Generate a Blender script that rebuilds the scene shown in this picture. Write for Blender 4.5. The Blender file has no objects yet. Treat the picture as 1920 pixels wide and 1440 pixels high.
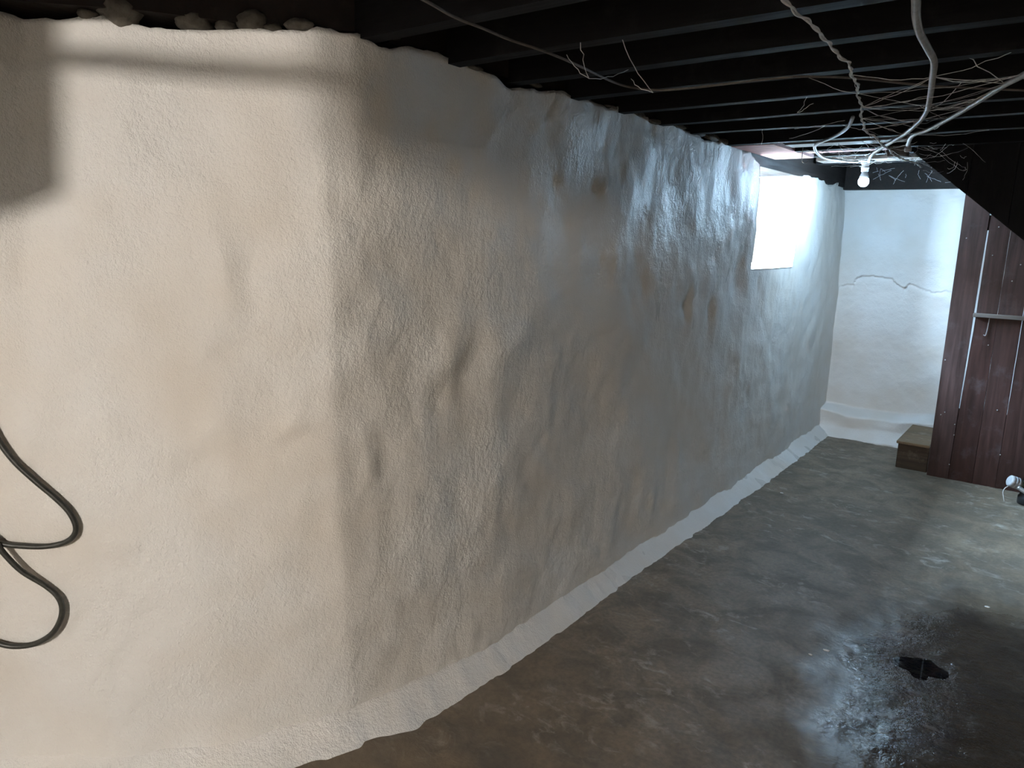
import bpy, bmesh, math, random
import numpy as np
from mathutils import Vector, Matrix

# ------------------------------------------------------------------ camera, world, exposure
scene = bpy.context.scene
COL = scene.collection
R_CAM = ((0.791, -0.141, 0.595), (0.611, 0.143, -0.778), (0.024, 0.980, 0.200))

def make_camera():
    cd = bpy.data.cameras.new('camera')
    cd.sensor_fit = 'HORIZONTAL'
    cd.sensor_width = 36.0
    cd.lens = 36.0 * 1372.0 / 1920.0
    cd.clip_start = 0.02
    cd.clip_end = 100
    co = bpy.data.objects.new('camera', cd)
    COL.objects.link(co)
    x = Vector((R_CAM[0][0], R_CAM[1][0], R_CAM[2][0])).normalized()
    y = Vector((R_CAM[0][1], R_CAM[1][1], R_CAM[2][1]))
    y = (y - x * y.dot(x)).normalized()
    z = x.cross(y)
    m = Matrix(((x.x, y.x, z.x, 0.0), (x.y, y.y, z.y, 0.0), (x.z, y.z, z.z, 1.5), (0, 0, 0, 1)))
    co.matrix_world = m
    scene.camera = co
make_camera()

world = bpy.data.worlds.new('daylight')
scene.world = world
world.use_nodes = True
bg = world.node_tree.nodes['Background']
bg.inputs['Color'].default_value = (0.50, 0.74, 1.0, 1)
bg.inputs['Strength'].default_value = 230.0

# the window opening guides the sky light into the room
pl = bpy.data.lights.new('window_portal', 'AREA')
pl.shape = 'RECTANGLE'; pl.size = 0.86; pl.size_y = 0.58
pl.cycles.is_portal = True
po = bpy.data.objects.new('window_portal', pl)
COL.objects.link(po)
po.location = (-1.87, 4.53, 1.64)
po.rotation_euler = (math.radians(90), 0, math.radians(-90))

vs = scene.view_settings
vs.view_transform = 'Standard'
vs.look = 'None'
vs.gamma = 1.0
vs.use_curve_mapping = False
vs.exposure = 1.2
scene.cycles.max_bounces = 5
scene.cycles.diffuse_bounces = 3
scene.cycles.glossy_bounces = 2
scene.cycles.adaptive_threshold = 0.03
scene.cycles.caustics_reflective = False

KEY_POS = (-0.10, -2.20, 1.955)      # lamp that hangs behind the photographer
KEY_EMIT = 4600.0
KEY_COL = (1.0, 0.92, 0.83)
BULB_POS = (-1.131, 4.95, 1.871)      # lamp in view at the far end
BULB_EMIT = 650.0
BULB_COL = (0.48, 0.74, 1.0)

rng = np.random.default_rng(7)
random.seed(11)

# ------------------------------------------------------------------ helpers
def tag(o, label=None, cat=None, group=None, kind=None):
    if label: o['label'] = label
    if cat: o['category'] = cat
    if group: o['group'] = group
    if kind: o['kind'] = kind
    return o

def empty(name, loc=(0, 0, 0)):
    o = bpy.data.objects.new(name, None)
    o.empty_display_size = 0.05
    COL.objects.link(o)
    o.location = loc
    return o

def link(name, me, mat, parent=None, smooth=False):
    if mat is not None:
        me.materials.clear()
        me.materials.append(mat)
    if smooth:
        me.polygons.foreach_set('use_smooth', [True] * len(me.polygons))
    o = bpy.data.objects.new(name, me)
    COL.objects.link(o)
    if parent is not None:
        o.parent = parent
        o.matrix_parent_inverse = Matrix.Translation(-Vector(parent.location))
    return o

def mesh_data(name, verts, faces):
    me = bpy.data.meshes.new(name)
    me.from_pydata([tuple(map(float, v)) for v in verts], [], [tuple(map(int, f)) for f in faces])
    me.update()
    return me

def grid_mesh(name, P, mask=None):
    """P: (n, m, 3) array of points; mask (n-1, m-1) True = keep quad"""
    n, m, _ = P.shape
    idx = np.arange(n * m).reshape(n, m)
    q = np.stack([idx[:-1, :-1], idx[1:, :-1], idx[1:, 1:], idx[:-1, 1:]], -1)
    q = q[mask] if mask is not None else q.reshape(-1, 4)
    return P.reshape(-1, 3), q.reshape(-1, 4)

def fast_mesh(name, V, Q):
    me = bpy.data.meshes.new(name)
    V = np.asarray(V, dtype=np.float32)
    Q = np.asarray(Q, dtype=np.int32)
    me.vertices.add(len(V))
    me.vertices.foreach_set('co', V.ravel())
    me.loops.add(Q.size)
    me.loops.foreach_set('vertex_index', Q.ravel())
    me.polygons.add(len(Q))
    me.polygons.foreach_set('loop_start', np.arange(0, Q.size, Q.shape[1], dtype=np.int32))
    me.update(calc_edges=True)
    me.validate()
    return me

def noise2(u, v, seed=0):
    """smooth value noise in [-1, 1]"""
    r = np.random.default_rng(seed)
    T = r.uniform(-1, 1, (256, 256))
    iu = np.floor(u).astype(int); iv = np.floor(v).astype(int)
    fu = u - iu; fv = v - iv
    fu = fu * fu * fu * (fu * (fu * 6 - 15) + 10); fv = fv * fv * fv * (fv * (fv * 6 - 15) + 10)
    a = T[iu % 256, iv % 256]; b = T[(iu + 1) % 256, iv % 256]
    c = T[iu % 256, (iv + 1) % 256]; d = T[(iu + 1) % 256, (iv + 1) % 256]
    return (a * (1 - fu) + b * fu) * (1 - fv) + (c * (1 - fu) + d * fu) * fv

def fbm(u, v, octs=4, seed=0, gain=0.5):
    s = 0; a = 1.0
    for k in range(octs):
        s = s + a * noise2(u * 2 ** k + 13.7 * k, v * 2 ** k + 7.3 * k, seed + k)
        a *= gain
    return s

def gauss(u, v, u0, v0, su, sv, rot=0.0):
    du = u - u0; dv = v - v0
    c, s = math.cos(rot), math.sin(rot)
    a = (du * c + dv * s) / su; b = (-du * s + dv * c) / sv
    return np.exp(-0.5 * (a * a + b * b))

def box_bm(bm, x0, x1, y0, y1, z0, z1, bevel=0.0):
    r = bmesh.ops.create_cube(bm, size=1.0)
    for v in r['verts']:
        v.co = Vector(((x0 + x1) / 2 + v.co.x * (x1 - x0), (y0 + y1) / 2 + v.co.y * (y1 - y0), (z0 + z1) / 2 + v.co.z * (z1 - z0)))
    if bevel:
        es = list({e for v in r['verts'] for e in v.link_edges})
        bmesh.ops.bevel(bm, geom=es, offset=bevel, segments=1, affect='EDGES')
    return r

def bm_obj(name, bm, mat, parent=None, smooth=False):
    me = bpy.data.meshes.new(name)
    bm.to_mesh(me); bm.free()
    return link(name, me, mat, parent, smooth)

def box_obj(name, dims, mat, parent=None, bevel=0.0):
    bm = bmesh.new()
    box_bm(bm, *dims, bevel=bevel)
    return bm_obj(name, bm, mat, parent)

def smooth_path(pts, n=8):
    """Catmull-Rom through pts"""
    P = [Vector(p) for p in pts]
    P = [P[0] * 2 - P[1]] + P + [P[-1] * 2 - P[-2]]
    out = []
    for i in range(1, len(P) - 2):
        a, b, c, d = P[i - 1], P[i], P[i + 1], P[i + 2]
        for k in range(n):
            t = k / n
            out.append(0.5 * ((2 * b) + (c - a) * t + (2 * a - 5 * b + 4 * c - d) * t * t + (3 * b - a - 3 * c + d) * t ** 3))
    out.append(P[-2].copy())
    return out

def resample(path, step):
    out = [path[0].copy()]; acc = 0.0
    for a, b in zip(path[:-1], path[1:]):
        L = (b - a).length
        if L < 1e-9: continue
        t = step - acc
        while t <= L:
            out.append(a.lerp(b, t / L)); t += step
        acc = L - (t - step)
    out.append(path[-1].copy())
    return out

def tube(path, radius, sides=8, rfun=None):
    """verts/faces of a tube along path; rfun(i) scales the radius"""
    V = []; F = []
    up = Vector((0, 0, 1))
    n = len(path)
    prev = None
    for i, p in enumerate(path):
        t = (path[min(i + 1, n - 1)] - path[max(i - 1, 0)])
        if t.length < 1e-9: t = Vector((0, 0, 1))
        t.normalize()
        if prev is None:
            a = t.cross(up)
            if a.length < 0.1: a = t.cross(Vector((1, 0, 0)))
        else:
            a = prev - t * prev.dot(t)
        a.normalize(); prev = a
        b = t.cross(a)
        r = radius * (rfun(i) if rfun else 1.0)
        for k in range(sides):
            w = 2 * math.pi * k / sides
            V.append(p + a * (r * math.cos(w)) + b * (r * math.sin(w)))
    for i in range(n - 1):
        for k in range(sides):
            k2 = (k + 1) % sides
            F.append((i * sides + k, i * sides + k2, (i + 1) * sides + k2, (i + 1) * sides + k))
    F.append(tuple(range(sides - 1, -1, -1)))
    F.append(tuple((n - 1) * sides + k for k in range(sides)))
    return V, F

def tube_obj(name, pts, radius, mat, parent=None, sides=8, n=8, rfun=None, step=None):
    path = smooth_path(pts, n)
    if step: path = resample(path, step)
    V, F = tube(path, radius, sides, rfun)
    return link(name, mesh_data(name, V, F), mat, parent, True)

def lathe_obj(name, prof, loc, mat, parent=None, sides=28, axis=(0, 0, 1)):
    """prof: list of (r, h) along the axis from loc"""
    q = Vector((0, 0, 1)).rotation_difference(Vector(axis).normalized())
    V = []; F = []
    for r, h in prof:
        for k in range(sides):
            w = 2 * math.pi * k / sides
            V.append(q @ Vector((r * math.cos(w), r * math.sin(w), h)) + Vector(loc))
    for i in range(len(prof) - 1):
        for k in range(sides):
            k2 = (k + 1) % sides
            F.append((i * sides + k, i * sides + k2, (i + 1) * sides + k2, (i + 1) * sides + k))
    F.append(tuple(range(sides - 1, -1, -1)))
    F.append(tuple((len(prof) - 1) * sides + k for k in range(sides)))
    me = mesh_data(name, V, F)
    o = link(name, me, mat, parent, True)
    me.polygons[len(me.polygons) - 1].use_smooth = False
    me.polygons[len(me.polygons) - 2].use_smooth = False
    return o

# ------------------------------------------------------------------ materials
class NT:
    def __init__(self, name):
        self.m = bpy.data.materials.new(name)
        self.m.use_nodes = True
        self.t = self.m.node_tree
        self.b = self.t.nodes['Principled BSDF']
        self.out = self.t.nodes['Material Output']
        self.co = self.t.nodes.new('ShaderNodeTexCoord').outputs['Object']
    def new(self, kind, **kw):
        n = self.t.nodes.new(kind)
        for k, v in kw.items(): setattr(n, k, v)
        return n
    def set(self, sock, v):
        if hasattr(v, 'is_output') or isinstance(v, bpy.types.NodeSocket): self.t.links.new(v, sock)
        else: sock.default_value = v
    def mapping(self, scale=(1, 1, 1), rot=(0, 0, 0), loc=(0, 0, 0), src=None):
        n = self.new('ShaderNodeMapping')
        self.set(n.inputs['Vector'], src or self.co)
        n.inputs['Scale'].default_value = scale
        n.inputs['Rotation'].default_value = rot
        n.inputs['Location'].default_value = loc
        return n.outputs[0]
    def noise(self, scale, detail=4, rough=0.55, vec=None, dist=0.0):
        n = self.new('ShaderNodeTexNoise')
        self.set(n.inputs['Vector'], vec or self.co)
        n.inputs['Scale'].default_value = scale
        n.inputs['Detail'].default_value = detail
        n.inputs['Roughness'].default_value = rough
        n.inputs['Distortion'].default_value = dist
        return n.outputs['Fac']
    def ramp(self, fac, stops):
        n = self.new('ShaderNodeValToRGB')
        self.set(n.inputs[0], fac)
        e = n.color_ramp.elements
        while len(e) < len(stops): e.new(0.5)
        for s, (p, c) in zip(e, stops):
            s.position = p
            s.color = c if len(c) == 4 else (*c, 1)
        return n.outputs[0]
    def mapr(self, v, a, b, c=0.0, d=1.0, clamp=True):
        n = self.new('ShaderNodeMapRange')
        n.clamp = clamp
        for k, x in zip(range(5), (v, a, b, c, d)): self.set(n.inputs[k], x)
        return n.outputs[0]
    def math(self, op, a, b=0.5):
        n = self.new('ShaderNodeMath', operation=op)
        self.set(n.inputs[0], a); self.set(n.inputs[1], b)
        return n.outputs[0]
    def mix(self, fac, a, b, mode='MIX'):
        n = self.new('ShaderNodeMix', data_type='RGBA', blend_type=mode)
        self.set(n.inputs[0], fac)
        self.set(n.inputs[6], a if not isinstance(a, tuple) else (*a[:3], 1))
        self.set(n.inputs[7], b if not isinstance(b, tuple) else (*b[:3], 1))
        return n.outputs[2]
    def bump(self, h, strength=0.3, dist=0.01, normal=None):
        n = self.new('ShaderNodeBump')
        n.inputs['Strength'].default_value = strength
        n.inputs['Distance'].default_value = dist
        self.set(n.inputs['Height'], h)
        if normal is not None: self.set(n.inputs['Normal'], normal)
        return n.outputs[0]
    def sep(self, vec=None):
        n = self.new('ShaderNodeSeparateXYZ')
        self.set(n.inputs[0], vec or self.co)
        return n.outputs
    def fin(self, color=None, rough=None, normal=None, spec=None, metal=None):
        if color is not None: self.set(self.b.inputs['Base Color'], color if not isinstance(color, tuple) else (*color[:3], 1))
        if rough is not None: self.set(self.b.inputs['Roughness'], rough)
        if normal is not None: self.set(self.b.inputs['Normal'], normal)
        if spec is not None: self.set(self.b.inputs['Specular IOR Level'], spec)
        if metal is not None: self.set(self.b.inputs['Metallic'], metal)
        return self.m

def mat_plaster(name, base=(0.71, 0.70, 0.675), rough0=0.46, rough1=0.70, fine=0.55, wet=False):
    n = NT(name)
    big = n.noise(1.7, 3, 0.6)
    c = n.mix(n.mapr(big, 0.35, 0.62), (base[0] * 0.90, base[1] * 0.85, base[2] * 0.79), base)
    brush = n.noise(55, 3, 0.72, n.mapping(scale=(1.0, 1.0, 0.8)))
    grain = n.noise(210, 2, 0.6)
    h = n.math('ADD', n.math('MULTIPLY', brush, n.mapr(big, 0.38, 0.62, 0.35, 1.25)), n.math('MULTIPLY', grain, 0.30))
    nb = n.bump(h, fine, 0.012)
    rv = n.noise(4.0, 2, 0.6, n.mapping(scale=(1, 1, 0.35), loc=(5, 1, 0)))
    rough = n.mapr(rv, 0.35, 0.65, rough0, rough1)
    if wet:   # wet runs are glossy; base colour darker higher up and further along
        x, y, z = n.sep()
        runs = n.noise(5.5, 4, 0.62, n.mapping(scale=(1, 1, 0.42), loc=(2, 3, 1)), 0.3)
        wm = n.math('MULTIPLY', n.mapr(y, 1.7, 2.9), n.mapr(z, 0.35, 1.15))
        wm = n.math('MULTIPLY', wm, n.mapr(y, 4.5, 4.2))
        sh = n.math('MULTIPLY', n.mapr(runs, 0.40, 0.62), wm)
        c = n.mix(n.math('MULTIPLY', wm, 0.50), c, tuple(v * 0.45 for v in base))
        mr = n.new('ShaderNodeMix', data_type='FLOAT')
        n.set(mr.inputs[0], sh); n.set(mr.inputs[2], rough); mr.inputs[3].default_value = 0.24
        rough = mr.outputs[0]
    return n.fin(c, rough, nb, 0.5)

def mat_wood(name, dark, light, axis='z', rough=0.55, scale=1.0, bump=0.35, dust=None):
    n = NT(name)
    info = n.new('ShaderNodeObjectInfo')
    rnd = info.outputs['Random']
    off = n.new('ShaderNodeCombineXYZ')
    for k in range(3): n.set(off.inputs[k], n.math('MULTIPLY', rnd, 17.0 + 9 * k))
    va = n.new('ShaderNodeVectorMath', operation='ADD')
    n.set(va.inputs[0], n.co); n.set(va.inputs[1], off.outputs[0])
    sc = {'x': (0.06, 1, 1), 'y': (1, 0.06, 1), 'z': (1, 1, 0.06)}[axis]
    g = n.noise(42 * scale, 6, 0.6, n.mapping(scale=sc, src=va.outputs[0]), 0.5)
    blot = n.noise(5.0, 4, 0.6, n.mapping(scale=tuple(max(s, 0.4) for s in sc), src=va.outputs[0]))
    c = n.mix(n.mapr(g, 0.3, 0.72), dark, light)
    c = n.mix(n.math('MULTIPLY', n.mapr(blot, 0.45, 0.75), 0.55), c, tuple(x * 0.45 for x in dark))
    hsv = n.new('ShaderNodeHueSaturation')
    n.set(hsv.inputs['Color'], c)
    n.set(hsv.inputs['Value'], n.mapr(rnd, 0, 1, 0.75, 1.3))
    n.set(hsv.inputs['Saturation'], n.mapr(rnd, 0, 1, 1.15, 0.8))
    c = hsv.outputs[0]
    if dust:
        d = n.noise(8, 5, 0.7, n.mapping(src=va.outputs[0]))
        c = n.mix(n.math('MULTIPLY', n.mapr(d, 0.55, 0.8), 0.6), c, dust)
    return n.fin(c, n.mapr(g, 0.3, 0.7, rough - 0.1, rough + 0.15), n.bump(g, bump, 0.004), 0.25)

def mat_plain(name, col, rough=0.5, metal=0.0, spec=0.5, var=0.25, scale=30, bump=0.1):
    n = NT(name)
    f = n.noise(scale, 4, 0.6)
    c = n.mix(n.mapr(f, 0.3, 0.7), tuple(x * (1 - var) for x in col), tuple(min(1, x * (1 + var)) for x in col))
    return n.fin(c, rough, n.bump(f, bump, 0.003), spec, metal)

def mat_emit(name, col, strength):
    n = NT(name)
    n.b.inputs['Base Color'].default_value = (0.9, 0.9, 0.9, 1)
    n.b.inputs['Emission Color'].default_value = (*col, 1)
    n.b.inputs['Emission Strength'].default_value = strength
    return n.m

def mat_floor():
    n = NT('concrete_floor')
    x, y, z = n.sep()
    big = n.noise(1.1, 5, 0.6)
    mid = n.noise(5.5, 6, 0.65, None, 0.6)
    fine = n.noise(60, 4, 0.65)
    stretch = n.noise(14, 5, 0.65, n.mapping(scale=(0.8, 1.25, 1), rot=(0, 0, 0.5)), 0.9)
    c = n.mix(n.mapr(big, 0.35, 0.65), (0.175, 0.130, 0.086), (0.265, 0.205, 0.142))
    c = n.mix(n.math('MULTIPLY', n.mapr(mid, 0.42, 0.60), 0.75), c, (0.122, 0.098, 0.071))
    scuff = n.math('MULTIPLY', n.mapr(stretch, 0.53, 0.66), n.mapr(n.noise(2.6, 4, 0.65, n.mapping(loc=(7, 2, 0))), 0.45, 0.60))
    c = n.mix(n.math('MULTIPLY', scuff, 0.8), c, (0.42, 0.38, 0.32))
    c = n.mix(n.math('MULTIPLY', n.mapr(fine, 0.35, 0.62, 1, 0), 0.35), c, (0.050, 0.044, 0.036))
    # earthy strip beside the near wall
    dx = n.mapr(x, -1.45, -0.6, 1, 0); dy = n.mapr(y, 1.2, 2.3, 1, 0)
    c = n.mix(n.math('MULTIPLY', n.math('MULTIPLY', dx, dy), 0.7), c, (0.13, 0.096, 0.062))
    # wet ground around the puddle
    cx = n.math('DIVIDE', n.math('ADD', x, 0.04), 0.52); cy = n.math('DIVIDE', n.math('SUBTRACT', y, 2.75), 0.80)
    rr = n.math('SQRT', n.math('ADD', n.math('MULTIPLY', cx, cx), n.math('MULTIPLY', cy, cy)))
    rr = n.math('ADD', rr, n.mapr(n.noise(3.2, 5, 0.65), 0, 1, -0.40, 0.40))
    wet = n.mapr(rr, 0.75, 1.15, 1, 0)
    c = n.mix(n.math('MULTIPLY', wet, 0.80), c, (0.020, 0.015, 0.012))
    rdry = n.mapr(mid, 0.3, 0.7, 0.48, 0.68)
    mr = n.new('ShaderNodeMix', data_type='FLOAT')
    n.set(mr.inputs[0], wet); n.set(mr.inputs[2], rdry); mr.inputs[3].default_value = 0.11
    h = n.math('ADD', n.math('MULTIPLY', stretch, 0.8), n.math('MULTIPLY', fine, 0.35))
    glit = n.noise(48, 3, 0.7)
    h = n.math('ADD', h, n.math('MULTIPLY', n.math('MULTIPLY', glit, wet), 0.9))
    nb = n.bump(h, 0.6, 0.006)
    return n.fin(c, mr.outputs[0], nb, 0.5)

def mat_clear(name, tint, ior, rough=0.0, fixed=None):
    """thin clear film: what lies behind shows, the sky mirrors at grazing angles"""
    n = NT(name)
    tr = n.new('ShaderNodeBsdfTransparent'); tr.inputs[0].default_value = (*tint, 1)
    gl = n.new('ShaderNodeBsdfGlossy'); gl.inputs['Roughness'].default_value = rough
    fr = n.new('ShaderNodeFresnel'); fr.inputs['IOR'].default_value = ior
    mx = n.new('ShaderNodeMixShader')
    if fixed is None: n.t.links.new(fr.outputs[0], mx.inputs[0])
    else: mx.inputs[0].default_value = fixed
    n.t.links.new(tr.outputs[0], mx.inputs[1]); n.t.links.new(gl.outputs[0], mx.inputs[2])
    n.t.links.new(mx.outputs[0], n.out.inputs['Surface'])
    return n.m

M = {}
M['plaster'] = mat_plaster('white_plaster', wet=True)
M['plaster_back'] = mat_plaster('white_plaster_far', (0.79, 0.79, 0.785), 0.4, 0.6, 0.4)
M['fillet'] = mat_plaster('wet_white_plaster', (0.74, 0.73, 0.71), 0.22, 0.45, 0.6)
M['floor'] = mat_floor()
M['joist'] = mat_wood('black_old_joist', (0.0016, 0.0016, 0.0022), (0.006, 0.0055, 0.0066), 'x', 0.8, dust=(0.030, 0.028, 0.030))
M['sill'] = mat_wood('dark_sill_timber', (0.008, 0.006, 0.005), (0.026, 0.018, 0.015), 'y', 0.7, dust=(0.04, 0.035, 0.03))
M['brown'] = mat_wood('brown_stained_plank', (0.020, 0.0082, 0.0066), (0.064, 0.029, 0.023), 'z', 0.58, dust=(0.085, 0.066, 0.066))
M['black_plank'] = mat_wood('black_plank', (0.002, 0.002, 0.003), (0.006, 0.006, 0.008), 'z', 0.7)
M['step'] = mat_wood('worn_step_wood', (0.030, 0.020, 0.013), (0.075, 0.052, 0.034), 'x', 0.6, dust=(0.22, 0.19, 0.16))
M['step_top'] = mat_wood('worn_step_top', (0.17, 0.115, 0.070), (0.33, 0.24, 0.155), 'x', 0.6, dust=(0.50, 0.44, 0.37))
M['frame'] = mat_wood('orange_window_wood', (0.46, 0.17, 0.05), (0.62, 0.28, 0.09), 'z', 0.5)
M['pale_wood'] = mat_wood('dusty_board', (0.10, 0.085, 0.075), (0.24, 0.20, 0.18), 'x', 0.7)
M['pink'] = mat_plain('pink_board', (0.62, 0.36, 0.34), 0.8, var=0.18, scale=22, bump=0.4)
M['mortar'] = mat_plain('rough_mortar', (0.105, 0.094, 0.078), 0.9, var=0.4, scale=45, bump=0.9)
M['white_wire'] = mat_plain('white_wire', (0.60, 0.60, 0.60), 0.55)
M['grey_wire'] = mat_plain('grey_brown_wire', (0.13, 0.11, 0.095), 0.7)
M['armour'] = mat_plain('dusty_armoured_cable', (0.36, 0.36, 0.36), 0.5, 0.25)
M['cord'] = mat_plain('dark_rubber_cord', (0.030, 0.031, 0.026), 0.42, var=0.5, scale=60)
M['porcelain'] = mat_plain('dusty_porcelain', (0.42, 0.42, 0.42), 0.5)
M['steel'] = mat_plain('dull_steel', (0.35, 0.34, 0.33), 0.4, 0.7)
M['cobweb'] = mat_plain('cobweb', (0.70, 0.71, 0.72), 0.9)
M['greyplastic'] = mat_plain('grey_plastic', (0.30, 0.30, 0.31), 0.5)
M['blackplastic'] = mat_plain('black_plastic', (0.010, 0.010, 0.011), 0.35)
M['greenmetal'] = mat_plain('green_grey_metal', (0.10, 0.12, 0.10), 0.45, 0.3)
M['chip'] = mat_plain('white_paint_chip', (0.72, 0.72, 0.70), 0.6)
M['dimwall'] = mat_plain('dim_grey_stone', (0.55, 0.54, 0.52), 0.8, scale=6, bump=0.6)
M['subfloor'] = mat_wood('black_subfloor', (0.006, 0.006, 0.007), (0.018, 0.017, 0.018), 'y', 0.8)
M['glass'] = mat_clear('window_glass', (0.97, 0.98, 0.98), 1.45, 0.0, 0.05)
M['water'] = mat_clear('puddle_water', (0.80, 0.78, 0.75), 1.33, 0.02)
M['key_glow'] = mat_emit('warm_lamp_glow', KEY_COL, KEY_EMIT)
M['bulb_glow'] = mat_emit('cool_lamp_glow', BULB_COL, BULB_EMIT)

# ------------------------------------------------------------------ the long white wall
ZTOP = 1.975
WIN = dict(y0=4.17, y1=4.95, z0=1.345, xo=-1.80)

def build_wall_left():
    base = [(-3.2, -2.75), (-3.2, -0.75), (-2.5, 0.15), (-2.16, 0.557), (-2.04, 0.665), (-1.955, 0.746), (-1.86, 0.85), (-1.766, 0.953),
            (-1.69, 1.065), (-1.62, 1.185), (-1.57, 1.30), (-1.535, 1.43), (-1.508, 1.60), (-1.495, 1.85), (-1.49, 2.6), (-1.485, 3.6), (-1.49, 4.6), (-1.495, 5.6), (-1.50, 6.35)]
    mid = [(-3.2, -2.75), (-3.2, -0.75), (-2.5, 0.12), (-2.16, 0.557), (-2.04, 0.69), (-1.955, 0.78), (-1.86, 0.895), (-1.766, 1.005),
           (-1.70, 1.09), (-1.635, 1.18), (-1.575, 1.262), (-1.560, 1.36), (-1.535, 1.55), (-1.508, 1.85), (-1.495, 2.6), (-1.495, 3.6), (-1.50, 4.6), (-1.505, 5.6), (-1.51, 6.35)]
    top = [(-3.2, -2.75), (-3.2, -0.75), (-2.35, 0.15), (-2.06, 0.62), (-2.075, 0.77), (-1.982, 0.831), (-1.894, 0.885), (-1.81, 1.00),
           (-1.72, 1.09), (-1.63, 1.165), (-1.56, 1.225), (-1.518, 1.30), (-1.505, 1.45), (-1.50, 1.80), (-1.50, 2.6), (-1.50, 3.6), (-1.50, 4.6), (-1.52, 5.6), (-1.545, 6.35)]
    base, mid, top = map(np.array, (base, mid, top))
    L = np.concatenate([[0], np.cumsum(np.linalg.norm(np.diff(mid, axis=0), axis=1))])
    ds = 0.0125
    # coarser where the frame never looks
    s = np.concatenate([np.arange(0, L[3] - 0.25, 0.06), np.arange(L[3] - 0.25, L[-1] - 0.02, ds)])
    # snap the window edges on columns
    def s_of_y(y): return np.interp(y, mid[11:, 1], L[11:])
    i0 = int(np.argmin(abs(s - s_of_y(WIN['y0'])))); i1 = int(np.argmin(abs(s - s_of_y(WIN['y1']))))
    z = np.linspace(-0.02, ZTOP, 165)
    j0 = int(np.argmin(abs(z - WIN['z0'])))
    def curve(c):
        x = np.interp(s, L, c[:, 0]); y = np.interp(s, L, c[:, 1])
        # light rounding of the polyline, on an even spacing
        ss = np.arange(0, L[-1], 0.01)
        k = np.exp(-0.5 * (np.arange(-6, 7) / 1.2) ** 2); k /= k.sum()
        fx = np.convolve(np.pad(np.interp(ss, L, c[:, 0]), 6, mode='edge'), k, 'valid')
        fy = np.convolve(np.pad(np.interp(ss, L, c[:, 1]), 6, mode='edge'), k, 'valid')
        return np.stack([np.interp(s, ss, fx), np.interp(s, ss, fy)], -1)
    B, Mi, T = curve(base), curve(mid), curve(top)
    t = np.clip(z / ZTOP, 0, 1)[None, :, None]
    w0 = np.clip(1 - t * 2, 0, 1) ** 1.8; w2 = np.clip(t * 2 - 1, 0, 1) ** 1.4
    w1 = 1 - w0 - w2
    P2 = B[:, None] * w0 + Mi[:, None] * w1 + T[:, None] * w2
    tan = np.gradient(Mi, s, axis=0)
    nrm = np.stack([tan[:, 1], -tan[:, 0]], -1); nrm /= np.linalg.norm(nrm, axis=1, keepdims=True)
    k = np.exp(-0.5 * (np.arange(-10, 11) / 4.0) ** 2); k /= k.sum()
    nrm = np.stack([np.convolve(np.pad(nrm[:, a], 10, mode='edge'), k, 'valid') for a in (0, 1)], -1)
    nrm /= np.linalg.norm(nrm, axis=1, keepdims=True)
    S, Zg = np.meshgrid(s, z, indexing='ij')
    Yg = P2[:, :, 1]
    d = 0.009 * fbm(S * 1.9, Zg * 1.7, 2, 3) + 0.0042 * fbm(S * 5.5, Zg * 4.5, 3, 21) + 0.0036 * fbm(S * 7.5, Zg * 7.0, 2, 33) + 0.0015 * fbm(S * 19, Zg * 16, 3, 41)
    # drips and hollows get stronger towards the window
    far = np.clip((Yg - 1.8) / 1.6, 0, 1)
    d += far * (0.0030 * fbm(S * 6.5, Zg * 3.4, 3, 61) + 0.0016 * fbm(S * 15, Zg * 8, 2, 77))
    for (y0, z0, sy, sz, a, r) in [(1.66, 1.12, .05, .07, .017, -.5), (1.74, 1.05, .05, .06, -.012, -.3), (1.62, 1.0, .03, .06, -.007, -.2), (1.99, 1.15, .09, .05, .016, .3),
                                   (2.80, 1.34, .06, .12, -.018, 0), (4.02, 1.28, .07, .12, -.034, 0.1), (1.62, 1.48, .025, .05, -.006, 0), (3.33, 1.18, .035, .06, -.016, 0),
                                   (3.62, 1.15, .03, .05, -.014, 0), (1.36, .86, .02, .07, .005, .1), (1.43, .84, .035, .07, -.008, .1), (1.9, .62, .12, .10, .012, .4), (2.45, 1.0, .10, .2, -.015, 0.2),
                                   (1.05, 1.40, .02, .12, .006, .08), (1.09, 1.38, .02, .10, -.004, .08), (4.12, 1.5, .12, .35, .025, 0), (1.17, .98, .02, .02, .010, 0)]:
        d += a * gauss(Yg, Zg, y0, z0, sy, sz, r)
    fade = np.clip((Yg - 5.9) / 0.4, 0, 1)
    d *= 1 - 0.6 * fade
    P = np.concatenate([P2 + nrm[:, None] * d[..., None], Zg[..., None]], -1)
    # ragged top edge
    edge = 0.016 * fbm(s * 4.0, s * 0 + 3.3, 4, 91, 0.6) + 0.004 * noise2(s * 40, s * 0 + .5, 95)
    low = np.clip((P2[:, -1, 1] - 4.0) / 0.15, 0, 1) * 0.055
    tz = np.clip((Zg - (ZTOP - 0.12)) / 0.12, 0, 1)
    P[..., 2] += tz * (edge - low)[:, None]
    # top lip falls back to close the wall head
    n, m = S.shape
    mask = np.ones((n - 1, m - 1), bool)
    mask[i0:i1, j0:] = False
    V, Q = grid_mesh('w', P, mask)
    V = list(V); Q = list(map(tuple, Q))
    nv = len(V)
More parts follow.
